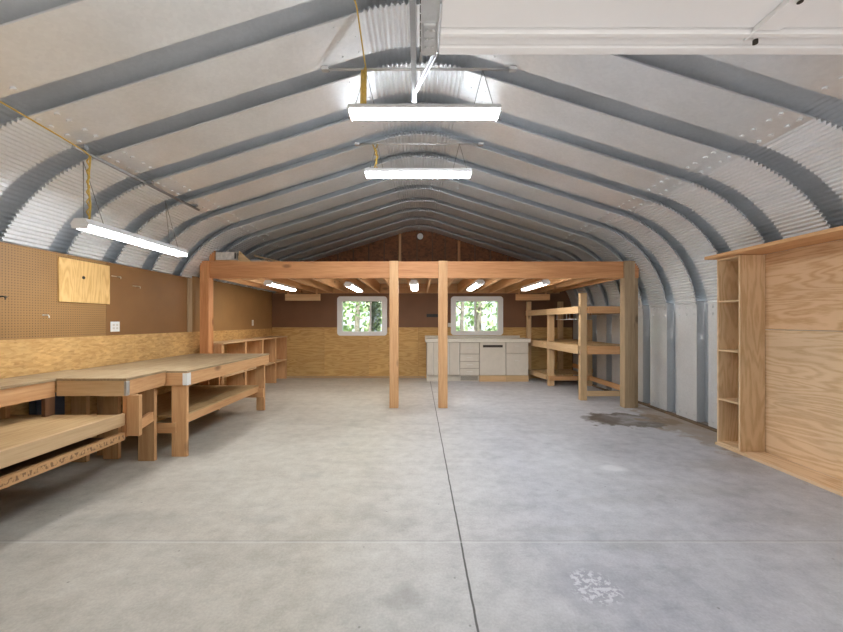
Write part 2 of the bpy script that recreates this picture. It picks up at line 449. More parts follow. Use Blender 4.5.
for k in range(-6, 11):
    straight_wall(1, k, wr); straight_wall(-1, k, wl)

tag(MB().box(-4.4, 4.4, -1.3, 9.5, -.15, 0).build('floor', M['concrete'], loc=(0,0,0)), kind='structure')
tag(MB().box(-14, 14, -22, -1.3, -.2, -.02).build('driveway', M['drive']), kind='structure')
tag(MB().box(XW-.06, XW+.02, 4.2, 9.1, 0, .025).build('trim_1', plain('dirty_curb', (.16, .11, .07), .9, 0, .3, 8)), kind='structure')

mb = MB()
xs_ = [-3.9 + i*7.8/60 for i in range(61)]
for a, b in zip(xs_, xs_[1:]):
    z0_ = 2.6 if (a > -2.95 and b < 2.95) else 0
    za, zb = inner_z(a) + .2, inner_z(b) + .2
    mb.prism_y([(a, z0_), (b, z0_), (b, zb), (a, za)], -1.16, -1.04)
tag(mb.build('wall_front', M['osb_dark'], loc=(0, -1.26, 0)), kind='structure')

# right wall plywood lining in front of the steel
pw = empty('wall_plywood', (3.87, 1.5, 0), kind='structure'); pw.name = 'wall_front_right'
bx(3.79, 3.808, -1.2, 1.75, .03, 1.365).build('plywood_sheet', M['ply_low'], pw)
bx(3.79, 3.808, 1.755, 4.17, .03, 1.365).build('plywood_sheet', M['ply_low'], pw)
bx(3.788, 3.806, -1.2, 4.17, 1.37, 2.188).build('plywood_sheet', M['ply_up'], pw)
tag(bx(3.51, 3.788, -1.2, 4.2, 0, .03).build('sill_board', M['ply_low'], bevel=.003),
    'long flat plywood sill board on the floor along the right plywood wall', 'board')
tag(bx(3.40, 3.79, -1.2, 4.22, 2.19, 2.225).build('ledge_board', M['fir_y'], bevel=.003),
    'long wooden ledge capping the plywood wall and open cubby tower', 'shelf')
# open tower of cubbies
t = empty('cubby_tower', (3.68, 4.02, .032), 'tall narrow open plywood cubby tower beside the right plywood wall', 'shelf unit')
bx(3.51, 3.786, 3.87, 3.89, .032, 2.185).build('side_panel', M['ply_z'], t, .002)
bx(3.51, 3.786, 4.15, 4.17, .032, 2.185).build('side_panel', M['ply_z'], t, .002)
bx(3.772, 3.786, 3.89, 4.15, .032, 2.185).build('back_panel', M['ply_z'], t)
bx(3.51, 3.771, 3.89, 4.15, .034, .055).build('bottom_panel', M['ply_y'], t)
bx(3.51, 3.771, 3.89, 4.15, 2.165, 2.185).build('top_panel', M['ply_y'], t)
for z in (.56, 1.13, 1.695): bx(3.512, 3.771, 3.89, 4.15, z-.018, z).build('shelf', M['ply_y'], t)

# left wall lining
XL = -3.80
bx(XL-.012, XL, -1.2, 2.3, 0, 1.285).build('osb_sheet', M['osb'], wl)
bx(XL-.012, XL, 2.303, 4.73, 0, 1.285).build('osb_sheet', M['osb'], wl)
bx(XL-.012, XL, 4.733, 9.14, 0, 1.285).build('osb_sheet', M['osb'], wl)
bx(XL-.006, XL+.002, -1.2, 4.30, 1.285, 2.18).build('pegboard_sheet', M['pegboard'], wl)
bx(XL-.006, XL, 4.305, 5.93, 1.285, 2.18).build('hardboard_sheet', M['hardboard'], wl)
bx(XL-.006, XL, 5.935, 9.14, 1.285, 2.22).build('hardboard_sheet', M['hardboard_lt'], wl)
bx(XL, XL+.02, 5.80, 5.90, 1.285, 2.18).build('batten', M['old_z'], wl)

# back wall
YB = 9.15
W1 = (PX(338.5, YB), PX(386, YB), PZ(334.5, YB), PZ(297.5, YB))
W2 = (PX(452, YB), PX(501.8, YB), PZ(334, YB), PZ(297.5, YB))
def cut_board(mb, x0, x1, z0, z1, y0, y1, holes):
    xs = sorted({x0, x1} | {q for h in holes for q in h[:2] if x0 < q < x1})
    for a, b in zip(xs, xs[1:]):
        zz = [(z0, z1)]
        for h in holes:
            if h[0] <= a + 1e-6 and h[1] >= b - 1e-6:
                nz = []
                for p, q in zz:
                    if h[2] > p: nz.append((p, min(q, h[2])))
                    if h[3] < q: nz.append((max(p, h[3]), q))
                zz = [(p, q) for p, q in nz if q - p > 1e-4]
        for p, q in zz: mb.box(a, b, y0, y1, p, q)
    return mb
holes = [W1, W2]
wb = empty('wall_back', (0, YB, 0), kind='structure')
mb = cut_board(MB(), -4.1, 4.1, 0, 2.2, YB+.02, YB+.12, holes)
xs = [-3.9 + i*7.8/60 for i in range(61)]
prof = [(-4.05, 2.2)] + [(x, inner_z(min(abs(x), 3.93))+.14) for x in xs if inner_z(abs(x)) > 2.15] + [(4.05, 2.2)]
prof = [(-4.05, 2.2), (4.05, 2.2)] + prof[1:-1][::-1]
mb.prism_y(prof, YB+.02, YB+.12)
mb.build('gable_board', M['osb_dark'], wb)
for a, b in ((-3.8, -2.45), (-2.447, -1.30), (-1.297, -.02), (-.017, 1.2), (1.203, 2.42), (2.423, 3.96)):
    cut_board(MB(), a, b, 0, 1.31, YB, YB+.02, holes).build('plywood_sheet', M['ply_back'], wb)
for a, b in ((-3.8, -1.2), (-1.197, 1.24), (1.243, 3.96)):
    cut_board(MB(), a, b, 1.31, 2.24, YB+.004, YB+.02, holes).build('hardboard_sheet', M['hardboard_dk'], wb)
tag(bx(-3.78, .15, YB-.015, YB, 0, .05).build('baseboard_back', M['old_x']), kind='structure')
# gable studs
for X, m, w in ((-.49, M['fir_z'], .06), (1.03, M['red_z'], .06)):
    bx(X-w/2, X+w/2, YB-.07, YB+.02, 2.46, inner_z(X)-.01).build('stud', m, wb)
for X in (-2.1, -1.7, -1.3, -.9, -.05, .35, .68, 1.45, 1.85, 2.3):
    bx(X-.015, X+.015, YB-.01, YB+.02, 2.46, inner_z(X)-.01).build('stud', M['dark_z'], wb)
g = MB(); g.beam((1.0, YB-.02, 2.95), (.72, YB-.02, 2.5), .10, .03, (0,1,0)); g.build('brace_or_reflection', M['dark_z'], wb)  # dark diagonal strip stands in for a brown reflection beside the stud
g = MB(); g.tube([(.03, YB+.02, 3.66), (.03, YB-.04, 3.66)], .075, 20)
tag(g.build('round_vent', M['plate']), 'small round white vent cap high in the gable under the ridge', 'vent')

def rrect(x0, x1, z0, z1, r, n=6):
    pts = []
    for cx, cz, a0 in ((x1-r, z0+r, -90), (x1-r, z1-r, 0), (x0+r, z1-r, 90), (x0+r, z0+r, 180)):
        for i in range(n+1):
            a = math.radians(a0 + 90*i/n); pts.append((cx + r*math.cos(a), cz + r*math.sin(a)))
    return pts
def ring(mb, outer, inner, y0, y1):
    n = len(outer)
    v = [(x,y0,z) for x,z in outer] + [(x,y0,z) for x,z in inner] + [(x,y1,z) for x,z in outer] + [(x,y1,z) for x,z in inner]
    f = []
    for i in range(n):
        j = (i+1) % n
        f += [(i, j, n+j, n+i), (2*n+i, 3*n+i, 3*n+j, 2*n+j), (i, 2*n+i, 2*n+j, j), (n+i, n+j, 3*n+j, 3*n+i)]
    return mb.add(v, f)
def window(i, W, mull, label=None):
    x0, x1, z0, z1 = W
    w = empty('window_%d' % i, ((x0+x1)/2, YB, z0), kind='structure')
    c = .10
    g = MB(); ring(g, rrect(x0-.03, x1+.03, z0-.03, z1+.03, .08), rrect(x0+c, x1-c, z0+c*.8, z1-c, .03), YB-.03, YB+.12)
    g.build('window_frame', M['vinyl'], w, .006)
    xm = x0 + (x1-x0)*mull
    g = MB()
    g.box(xm-.022, xm+.022, YB+.02, YB+.07, z0+.07, z1-.09)
    g.build('meeting_rail', M['vinyl'], w)
    bx(x0+.08, xm-.01, YB+.045, YB+.049, z0+.07, z1-.08).build('pane', M['glass'], w)
    bx(xm+.01, x1-.08, YB+.055, YB+.059, z0+.07, z1-.08).build('pane', M['glass'], w)
    if i == 1: bx(xm+.02, x1-.14, YB+.075, YB+.077, z0+.09, z1-.10).build('insect_screen', M['screen'], w)
    for xx in (x0+.15, xm-.08): bx(xx-.03, xx+.03, YB+.005, YB+.03, z1-.13, z1-.105).build('latch', M['black'], w)
window(1, W1, .67); window(2, W2, .47)

# ------------------------------------------------------------------ storage loft
YF = 5.95; ZBB, ZBT = 2.195, 2.475
lf = empty('storage_loft', (0, YF, 0), 'wooden storage loft on four posts across the back of the garage', 'loft')
bx(-3.56, 3.72, YF+.04, YF+.08, ZBB, ZBT).build('header_beam', M['red_x'], lf, .004)
bx(-3.56, 3.72, YF+.082, YF+.122, ZBB, ZBT-.01).build('header_beam', M['fir_x'], lf, .004)
def post(x0, x1, m, side=None):
    g = MB(); g.box(x0, x1, YF, YF+.038, 0, ZBT+.005); g.box(x0, x1, YF+.038, YF+.14, 0, ZBB)
    return g.build('post', m, lf, .004)
post(PX(389.4, YF), PX(398.2, YF), M['fir_z']); post(PX(438.6, YF), PX(447.6, YF), M['fir_z'])
post(PX(199.6, YF), PX(208.6, YF), M['red_z']); post(PX(624.6, YF), PX(635, YF), M['old_z'])
bx(PX(635, YF), PX(640, YF), YF+.05, YF+.14, 0, ZBB).build('post', M['old_z'], lf, .004)
jx = [-3.45 + i*.406 for i in range(18)]
for X in jx:
    ztop = min(2.43, inner_z(X)-.03)
    bx(X-.019, X+.019, YF+.125, YB-.05, 2.19, 2.43).build('joist', M['fir_y'], lf, .003)
for a, b in ((YF+.05, YF+1.22), (YF+1.223, YF+2.44), (YF+2.443, YB-.06)):
    bx(-3.45, 3.5, a, b, 2.432, 2.45).build('deck_sheet', M['ply_x'], lf)
bx(-3.70, 3.62, YB-.048, YB-.004, 2.19, 2.43).build('ledger', M['fir_x'], lf)
bx(PX(285, 8.6), PX(320, 8.6), 8.6, 8.64, 1.97, 2.13).build('cleat_board', M['pine_x'], lf, .003)
bx(PX(516, 8.6), PX(550, 8.6), 8.6, 8.64, 1.98, 2.13).build('cleat_board', M['fir_x'], lf, .003)
for X in (-3.2, -2.5, 2.45, 3.1):
    bx(X-.02, X+.02, 8.645, 8.665, 2.0, 2.43).build('hanger', M['fir_z'], lf)

# stuff lying on the loft
def deck_item(mb, name, m, label, cat, group=None): return tag(mb.build(name, m, bevel=.002), label, cat, group)
yb = YF + .05
deck_item(bx(PX(209.5,yb), PX(214,yb), yb-.008, yb+.08, ZBT+.003, PZ(250, yb)), 'wood_block', M['red_z'], 'short upright wood block on the left end of the loft beam', 'wood scrap')
x0, x1 = PX(215, yb), PX(236, yb)
g = MB(); z0 = ZBT+.03; z1 = PZ(250.5, yb)-.02
g.box(x0, x1, yb+.02, yb+.3, z0, z0+.01); g.box(x0, x1, yb+.02, yb+.3, z1-.01, z1)
g.box(x0, x1, yb+.02, yb+.03, z0+.01, z1-.01); g.box(x0, x1, yb+.29, yb+.3, z0+.01, z1-.01)
g.box(x0, x0+.01, yb+.03, yb+.29, z0+.01, z1-.01)
car = o = deck_item(g, 'carton', M['duct'], 'pale carton with an open dark end on top of the loft at left', 'box')
e_ = bx(x1-.035, x1-.004, yb+.012, yb+.02, z0+.02, z1-.012).build('dark_end_strip', M['dark_gap']); e_.parent = car; e_.location = e_.location - car.location  # near-black strip painted in for the shade inside the open end
deck_item(bx(x0-.02, x1+.01, yb+.02, yb+.32, ZBT+.003, ZBT+.028), 'plank_offcut', M['fir_x'], 'short plank lying under the pale carton on the loft', 'wood scrap')
g = MB(); zt = ZBT+.003
g.prism_y([(PX(238.2,yb+.1), zt), (PX(252,yb+.1), zt), (PX(239.5,yb+.1), PZ(251,yb+.1))], yb+.08, yb+.13)
deck_item(g, 'wood_wedge', M['pine_x'], 'tan triangular wood offcut leaning right of the pale carton on the loft', 'wood scrap')
g = MB(); g.prism_y([(PX(250,yb+.2), zt), (PX(271,yb+.2), zt), (PX(267,yb+.2), zt+.055), (PX(252,yb+.2), zt+.04)], yb+.15, yb+.3)
deck_item(g, 'paper_sheet', M['card'], 'pale crumpled sheet lying on the loft right of the wood offcut', 'paper')
g = MB(); g.beam((PX(256,yb+.6), yb+.6, zt+.20), (PX(287,yb+.6), yb+.5, zt+.05), .12, .035)
deck_item(g, 'leaning_board', M['old_x'], 'grey weathered board tilted across scraps on the left of the loft', 'board')
deck_item(bx(PX(253,yb+.6), PX(262,yb+.6), yb+.5, yb+.8, zt, zt+.13), 'small_bin', M['insul'], 'small dark bin on the loft under the weathered board', 'bin')

# fluffy insulation where the side wall top meets the loft
g = MB(); pts = []; rr = []
for i in range(40):
    y = 6.15 + i*.07; pts.append((-3.62+random.uniform(-.03,.03), y, 2.245+random.uniform(-.02,.02))); rr.append(.05+random.uniform(-.018,.02))
g.tube(pts, rr, 8)
o = g.build('insulation_roll', M['insul']); tag(o, 'lumpy grey insulation stuffed along the top of the left wall under the loft', 'insulation', kind='stuff')

# ------------------------------------------------------------------ lights
def make_light(L=1.28, mat='lamp', wires=True, label='', cat='ceiling light', group=None):
    t = empty('strip_light', (0,0,0), label, cat, group)      # along local y, origin at lens centre bottom
    w = .065
    g = MB(); g.prism_y([(-.045,.085),(-w,.055),(-w-.012,.045),(-w-.012,.031),(w+.012,.031),(w+.012,.045),(w,.055),(.045,.085)], -L/2, L/2)
    g.build('housing', M['white'], t)
    g = MB(); g.prism_y([(-w,.030),(-w,.018),(-w+.02,0),(w-.02,0),(w,.018),(w,.030)], -L/2+.012, L/2-.012)
    g.build('lens', M[mat], t)
    for s in (-1, 1):
        bx(-w-.002, w+.002, s*(L/2-.006)-.007, s*(L/2-.006)+.007, -.002, .0395).build('end_cap', M['white'], t)
    return t
def place(t, x, y, z, rz=0): t.location = (x, y, z); t.rotation_euler = (0, 0, rz)
l1 = make_light(label='bright white strip light hanging across the ridge nearest the open garage door')
def hang(t, dx, base, L=1.28):  # V of thin wire up to height base (local)
    for s in (-1, 1):
        g = MB(); g.tube([(-.01, s*(L/2-.05), .08), (dx, s*(L/2-.14), base)], .003, 5); g.tube([(.01, s*(L/2-.22), .08), (dx, s*(L/2-.14), base)], .003, 5)
        g.build('hanging_wire', M['wire'], t)
hang(l1, 0, .40); place(l1, 0.045, 3.02, 3.20, math.pi/2)
l2 = copy_tree(l1); place(l2, -.01, 4.29, 3.21, math.pi/2); l2['label'] = 'second white strip light under the ridge, in front of the loft'
l3 = make_light(mat='lamp_side', label='white strip light hanging by yellow cord above the left pegboard wall'); hang(l3, -.1, .62)
place(l3, -2.84, 3.60, 2.235)
GL = 'strip lights fixed under the loft joists'
lp = make_light(L=1.25, mat='lamp_warm', cat='ceiling light', group=GL)
spots = [(-2.66, 6.85, 'strip light under the loft at the far left'), (-1.30, 7.1, 'strip light under the loft in front of the left window'),
         (-.09, 6.8, 'strip light under the loft between the two middle posts'), (1.07, 6.78, 'strip light under the loft just right of the second middle post'),
         (2.2, 6.76, 'strip light under the loft above the right storage rack')]
for i, (x, y, lab) in enumerate(spots):
    o = lp if i == 0 else copy_tree(lp)
    o['label'] = lab; place(o, x, y, 2.103)

def rod(y, z, hw, label):
    g = MB(); g.tube([(-hw, y, z), (hw, y, z)], .011, 8)
    for s in (-1, 1): g.box(s*hw-.03, s*hw+.03, y-.02, y+.02, z-.012, z+.014)
    tag(g.build('support_rod', M['zinc']), label, 'rod')
rod(3.02, 3.605, .80, 'galvanised rod across the ridge holding the nearest strip light')
rod(4.30, 3.61, .75, 'galvanised rod across the ridge holding the second strip light')
g = MB(); g.tube([(-2.86, 2.93, 2.905), (-2.86, 4.60, 2.905)], .016, 8)
for y in (3.0, 3.75, 4.5): g.box(-2.90, -2.82, y-.02, y+.02, 2.915, 2.945)
tag(g.build('conduit', M['dark_zinc']), 'dark metal pipe along the left curve holding the side strip light', 'pipe')
# yellow cords
def cord(pts, r, label, extra=None):
    g = MB(); g.tube(pts, r, 6)
    if extra:
        for e, er in extra: g.tube(e, er, 8)
    return tag(g.build('power_cord', M['yellow']), label, 'cord')
twist = [(-2.86+.009*math.cos(i*1.1), 3.06+.009*math.sin(i*1.1), 2.89 - i*.0153) for i in range(38)]
run = [(-2.86, 1.2, 2.95), (-2.88, 1.8, 2.93), (-2.85, 2.4, 2.95), (-2.86, 2.8, 2.93), (-2.84, 3.0, 2.90)]
cord(run + twist, .006, 'yellow cord along the left curve twisting down to the side strip light', [([(-2.83, 3.05, 2.88), (-2.87, 3.07, 2.65), (-2.83, 3.05, 2.45), (-2.85, 3.06, 2.33)], .007)])
t1 = [(-.46, 1.7, 3.66), (-.47, 2.2, 3.66), (-.44, 2.5, 3.68), (-.45, 2.9, 3.62)] + [(-.46+.01*math.cos(i), 3.0+.01*math.sin(i), 3.60-.0115*i) for i in range(28)]
cord(t1, .006, 'yellow cord bundle hanging at the left end of the nearest strip light', [([(-.48, 3.0, 3.58), (-.485, 3.0, 3.30)], .014), ([(-.455, 3.0, 3.60), (-.46, 3.0, 3.30)], .014)])
t2 = [(-.50, 4.3, 3.62)] + [(-.52+.012*math.cos(i), 4.29+.012*math.sin(i), 3.58-.0105*i) for i in range(28)]
cord(t2, .006, 'yellow cord bundle at the left end of the second strip light', [([(-.56, 4.29, 3.60), (-.50, 4.29, 3.45), (-.54, 4.29, 3.32)], .008)])

# ------------------------------------------------------------------ overhead door
ZD, YE = 2.82, 1.80
gd = empty('garage_door', (1.5, 0, ZD), 'white sectional garage door panel rolled up overhead at the top right', 'garage door')
XA, XZ = .10, 2.76
for a, b in ((-.48, .05), (.055, .585), (.59, 1.12), (1.125, 1.655)):
    bx(XA, XZ, a, b, ZD+.005, ZD+.045).build('door_section', M['door_white'], gd, .004)
g = MB(); g.box(XA, XZ, 1.66, 1.80, ZD+.006, ZD+.05); g.box(XA, XZ, 1.66, 1.685, ZD-.018, ZD+.005); g.box(XA, XZ, 1.755, 1.80, ZD-.012, ZD+.005)
g.build('bottom_rail', M['door_white'], gd, .004)
g = MB(); g.box(1.56, 1.69, -.48, 1.655, ZD-.008, ZD+.004); g.box(1.557, 1.568, -.48, 1.70, ZD-.022, ZD-.008); 
g.build('center_stile', M['door_white'], gd, .003)
for y in (1.50, 1.70, .85):
    g = MB(); g.tube([(1.615, y, ZD-.034 if y > 1.66 else ZD-.013), (1.615, y, ZD-.016)], .011, 10); g.build('hinge_hole', M['dark_gap'], gd)
# track and opener rail
tr = empty('door_track', (.05, 1.0, ZD), 'perforated galvanised door track beside the rolled-up white door', 'track')
g = MB(); g.box(.015, .085, -.5, 1.82, ZD, ZD+.006); g.box(.008, .015, -.5, 1.82, ZD-.03, ZD+.03); g.box(.085, .09, -.5, 1.82, ZD-.012, ZD+.006)
g.build('channel', M['zinc'], tr)
for i in range(26): bx(.004, .008, 1.78-i*.045-.012, 1.78-i*.045, ZD-.012, ZD+.012).build('slot', M['dark_gap'], tr)
bx(.02, .08, 1.62, 1.78, ZD-.012, ZD).build('splice_plate', M['zinc'], tr, .002)
for y in (1.65, 1.70, 1.75):
    g = MB(); g.tube([(.035, y, ZD-.012), (.035, y, ZD-.02)], .008, 8); g.tube([(.065, y, ZD-.012), (.065, y, ZD-.02)], .008, 8); g.build('bolt', M['zinc'], tr)
g = MB(); g.beam((.085, 1.81, ZD-.0), (-.02, 2.74, 3.235), .028, .004, (1,0,0)); g.beam((.085, 1.81, ZD+.012), (-.02, 2.74, 3.247), .004, .026, (1,0,0))
g.build('brace_or_reflection', M['dark_zinc'], tr)
g = MB(); g.box(-.055, -.02, -.5, 2.90, 3.245, 3.25); g.box(-.055, -.05, -.5, 2.90, 3.25, 3.285); g.box(-.025, -.02, -.5, 2.90, 3.25, 3.285)
g.build('angle_rail', M['dark_zinc'], tr)

# ------------------------------------------------------------------ workbenches on the left
def bench_legs(root, legs, m='fir_z'):
    for (x0, x1, y0, y1, z0, z1) in legs: bx(x0, x1, y0, y1, z0, z1).build('leg', M[m], root, .003)
b1 = empty('workbench', (-3.1, 4.9, 0), 'long deep wooden workbench with a lower shelf, ending beside the left loft post', 'workbench')
bx(-3.76, -2.49, 3.80, 5.90, .905, .925).build('bench_top', M['top'], b1, .003)
bx(-2.53, -2.49, 3.80, 5.88, .765, .904).build('apron', M['fir_y'], b1, .003)
bx(-3.76, -2.532, 5.84, 5.88, .765, .904).build('apron', M['fir_x'], b1, .003)
bx(PX(160,3.8), -2.532, 3.80, 3.84, .765, .904).build('apron', M['fir_x'], b1, .003)
bx(-3.76, -2.60, 4.6, 4.64, .765, .904).build('cross_member', M['fir_x'], b1)
bench_legs(b1, [(-2.665, -2.535, 3.845, 3.885, 0, .765), (-2.665, -2.535, 5.80, 5.838, 0, .904), (-3.44, -3.28, 5.80, 5.838, 0, .904), (-3.5, -3.36, 3.845, 3.885, 0, .904)])
bx(-2.665, -2.5, 3.81, 3.844, 0, .764).build('leg', M['fir_z'], b1, .003)
bx(-3.70, -2.62, 3.89, 5.79, .40, .418).build('shelf', M['shelfboard'], b1, .002)
bx(-2.66, -2.62, 3.89, 5.79, .31, .40).build('shelf_rail', M['fir_y'], b1, .003)
bx(-3.4, -2.535, 5.76, 5.798, .22, .36).build('stretcher', M['fir_x'], b1, .003)
g = bx(-2.535, -2.486, 3.794, 3.86, .77, .90); g.build('corner_bracket', M['plate'], b1, .002)
# middle joining section
b2 = empty('corner_workbench', (-3.0, 3.5, 0), 'short angled corner workbench section joining the long and the near benches', 'workbench')
MB().prism_z([(-3.77, 3.215), (-2.66, 3.215), (-2.70, 3.79), (-3.77, 3.79)], .915, .938).build('bench_top', M['top'], b2, .003)
bx(-3.30, -2.665, 3.22, 3.258, .775, .914).build('apron', M['pine_x'], b2, .003)
MB().prism_z([(-2.70, 3.26), (-2.664, 3.26), (-2.71, 3.79), (-2.746, 3.79)], .775, .914).build('apron', M['fir_y'], b2, .003)
bench_legs(b2, [(-2.93, -2.76, 3.69, 3.73, 0, .914), (-3.34, -3.18, 3.74, 3.78, 0, .914), (-3.60, -3.44, 3.66, 3.70, 0, .914)])
bx(-2.735, -2.70, 3.265, 3.30, .39, .775).build('support', M['red_z'], b2, .002)
bx(-2.695, -2.58, 3.262, 3.30, .40, .774).build('support', M['fir_z'], b2, .003)
bx(-3.34, -2.60, 3.781, 3.798, .26, .37).build('stretcher', M['fir_x'], b2, .003)
g = MB(); g.beam((-2.72, 3.32, .43), (-2.78, 3.68, .47), .04, .10); g.build('stretcher', M['fir_y'], b2, .003)
bx(-2.68, -2.656, 3.214, 3.25, .78, .91).build('corner_bracket', M['zinc'], b2, .002)
# near bench: narrow top over a deep low platform
b3 = empty('tiered_workbench', (-3.3, 1.2, 0), 'nearest left workbench with a narrow top over a deeper low platform', 'workbench')
bx(-3.78, -3.29, -.9, 3.212, .915, .938).build('bench_top', M['top'], b3, .003)
bx(-3.34, -3.30, -.9, 3.212, .775, .914).build('apron', M['fir_y'], b3, .003)
bx(-3.78, -2.745, -.9, 3.21, .592, .61).build('platform', M['shelfboard'], b3, .002)
bx(-2.742, -2.702, -.9, 3.255, .50, .612).build('apron', M['pine_y'], b3, .003)
g = bx(-2.742, -2.702, -.9, 3.255, .365, .437)
o = MB(); o.box(-2.742, -2.702, -.9, 3.255, .365, .437)
so = o.build('lower_rail', M['stamp'], b3, .003)
# move that rail's own origin onto its mid height so its printed stamp runs along it
me = so.data
off = Vector((-2.722, 1.2, .401)) - parent_world(b3)
for v_ in me.vertices: v_.co -= off
so.location = off
bx(-3.78, -2.745, -.9, 3.21, .38, .40).build('lower_shelf', M['dark_y'], b3)  # dark wood colour stands in for the shade below the platform
for y in (-.6, 1.3, 3.08):
    bx(-3.76, -3.60, y, y+.04, 0, .914).build('leg', M['fir_z'], b3, .003)
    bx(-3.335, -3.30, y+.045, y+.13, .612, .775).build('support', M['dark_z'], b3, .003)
for y in (-.6, 1.0): bx(-2.90, -2.75, y, y+.04, 0, .38).build('leg', M['fir_z'], b3, .003)

tag(bx(-3.77, -3.70, 3.42, 3.70, 0, .72).build('blue_panel', plain('dark_blue', (.05, .07, .12), .6), bevel=.004), 'dark blue panel standing against the left wall under the workbenches', 'panel')
# low bookcase along the left wall under the loft
bc = empty('low_bookcase', (-3.6, 7.5, 0), 'long low wooden shelf unit along the left wall under the loft', 'shelf unit')
bx(-3.79, -3.38, 6.12, 9.12, 1.065, 1.09).build('top_board', M['pine_y'], bc, .003)
bx(-3.79, -3.40, 6.12, 9.12, .475, .50).build('shelf', M['pine_y'], bc, .003)
for y in (6.12, 6.95, 7.7, 8.4, 9.06):
    bx(-3.78, -3.42, y, y+.03, 0, .474).build('divider', M['fir_z'], bc, .002)
    bx(-3.78, -3.42, y, y+.03, .501, 1.064).build('divider', M['fir_z'], bc, .002)
    bx(-3.419, -3.40, y-.02, y+.05, 0, .474).build('face_strip', M['fir_z'], bc, .002)
    bx(-3.419, -3.40, y-.02, y+.05, .501, 1.064).build('face_strip', M['fir_z'], bc, .002)

# things fixed on the left wall
tag(bx(XL+.003, XL+.02, 3.72, 4.33, 1.665, 2.135).build('plywood_patch', M['ply_patch'], bevel=.002), 'pale square plywood piece mounted on the left pegboard', 'board')
g = MB(); g.tube([(XL+.02, 3.99, 1.95), (XL+.023, 3.99, 1.95)], .018, 10); k_ = g.build('knot', M['dark_gap'], bpy.data.objects['plywood_patch'])
k_.location = (0,0,0)
pl = bpy.data.objects['plywood_patch'].location
def plate(name, y, z, w, h, label, n):
    r = empty(name, (XL, y, z), label, 'outlet')
    bx(XL+.001, XL+.009, y-w/2, y+w/2, z-h/2, z+h/2).build('cover_plate', M['plate'], r, .003)
    for i in range(n):
        yy = y + (i-(n-1)/2)*.05
        for dz in (-.02, .02): bx(XL+.009, XL+.012, yy-.014, yy+.014, z+dz-.012, z+dz+.012).build('socket', M['cream'], r, .002)
    return r
plate('wall_outlet', 4.42, 1.392, .13, .125, 'white double outlet plate on the brown hardboard left wall above the long workbench', 2)
plate('wall_outlet', 8.08, 1.43, .08, .13, 'single white outlet plate on the left wall under the loft', 1)
def hook(y, z, l, m, lab):
    g = MB(); g.tube([(XL, y, z), (XL+.05, y, z), (XL+.06, y, z-.012), (XL+.06, y, z-.03)], .005, 6)
    g.tube([(XL+.006, y-l, z), (XL+.006, y+l, z)], .006, 6)
    tag(g.build('wall_hook', M[m]), lab, 'hook')
hook(3.20, PZ(296.5, 3.2), .06, 'black', 'black metal hook on the pegboard at the left edge of the photo')
hook(3.58, PZ(315, 3.58), .012, 'plate', 'small white clip low on the pegboard left of the plywood square')
hook(4.44, 2.02, .07, 'card', 'thin pale hook bar just right of the plywood square, upper one')
hook(4.75, 1.93, .06, 'card', 'thin pale hook on the brown board farther right, lower one')

# back wall small things
g = MB(); g.box(PX(426.5,YB), PX(438.5,YB), YB-.02, YB+.004, PZ(317.2,YB), PZ(314,YB)); g.box(PX(428,YB), PX(437,YB), YB-.035, YB-.02, PZ(316.6,YB), PZ(314.8,YB))
tag(g.build('tool_strip', M['black'], bevel=.003), 'short black tool strip on the brown back wall left of the right window', 'rack')
r = empty('wall_outlet', (PX(449.5,YB), YB, PZ(325,YB)), 'white outlet on the back wall beside the lower left corner of the right window', 'outlet')
bx(PX(448,YB), PX(451,YB), YB-.008, YB, PZ(327,YB), PZ(323,YB)).build('cover_plate', M['plate'], r, .002)

# ------------------------------------------------------------------ base cabinets
YC = 8.60
def cx(z): return (z/5.27 + 415 - VX)*YC/F
def cz(z): return PZ(z/5.27 + 270, YC)
ZB, ZT = cz(556), cz(381)
def carcass(root, a, b, z0=ZB): bx(a, b, YC+.02, YC+.53, z0, ZT).build('body', M['cream_dk'], root, .002)
def pull(root, xa, xb, z, m='plate'):
    g = MB(); g.tube([(xa, YC-.004, z), (xa, YC-.022, z), (xb, YC-.022, z), (xb, YC-.004, z)], .005, 6); g.build('handle', M[m], root)
def cabinet(a, b, label): return empty('base_cabinet', ((a+b)/2, YC+.25, 0), label, 'cabinet')
a, b = cx(62), cx(235)
c1 = cabinet(a, b, 'cream base cabinet with narrow doors at the left end of the back counter'); carcass(c1, a, b)
dv = [62, 98, 127, 180, 235]
for p, q in zip(dv, dv[1:]):
    d = bx(cx(p)+.004, cx(q)-.004, YC, YC+.018, ZB+.01, ZT-.01).build('door', M['cream'], c1, .004)
    bx(cx(q)-.018, cx(q)-.008, YC-.006, YC, ZB+.02, ZT-.02).build('bead', M['plate'], d)
bx(a, b, YC+.06, YC+.5, 0, ZB).build('toe_kick', M['cream'], c1)
a, b = cx(236), cx(339)
c2 = cabinet(a, b, 'cream base cabinet with a stack of four drawers'); carcass(c2, a, b)
zz = [383, 443, 482, 519, 556]
for p, q in zip(zz, zz[1:]):
    d = bx(a+.006, b-.006, YC, YC+.018, cz(q)+.007, cz(p)-.007).build('drawer', M['cream'], c2, .004)
    zc = (cz(p)+cz(q))/2 + .01; xm = (a+b)/2
    pull(d, xm-.07, xm+.07, zc)
g = bx(a, b, YC+.05, YC+.5, 0, ZB).build('toe_kick', M['cream'], c2)
g = MB()
for i in range(4): g.box(a+.03, b-.03, YC+.044, YC+.05, .03+i*.025, .04+i*.025)
g.build('vent_slots', M['dark_gap'], c2)
a, b = cx(340), cx(479)
c3 = cabinet(a, b, 'cream cabinet front with a wide black slot near its top edge'); carcass(c3, a, b)
d = bx(a+.006, b-.006, YC-.004, YC+.018, ZB+.006, ZT-.006).build('door', M['cream'], c3, .004)
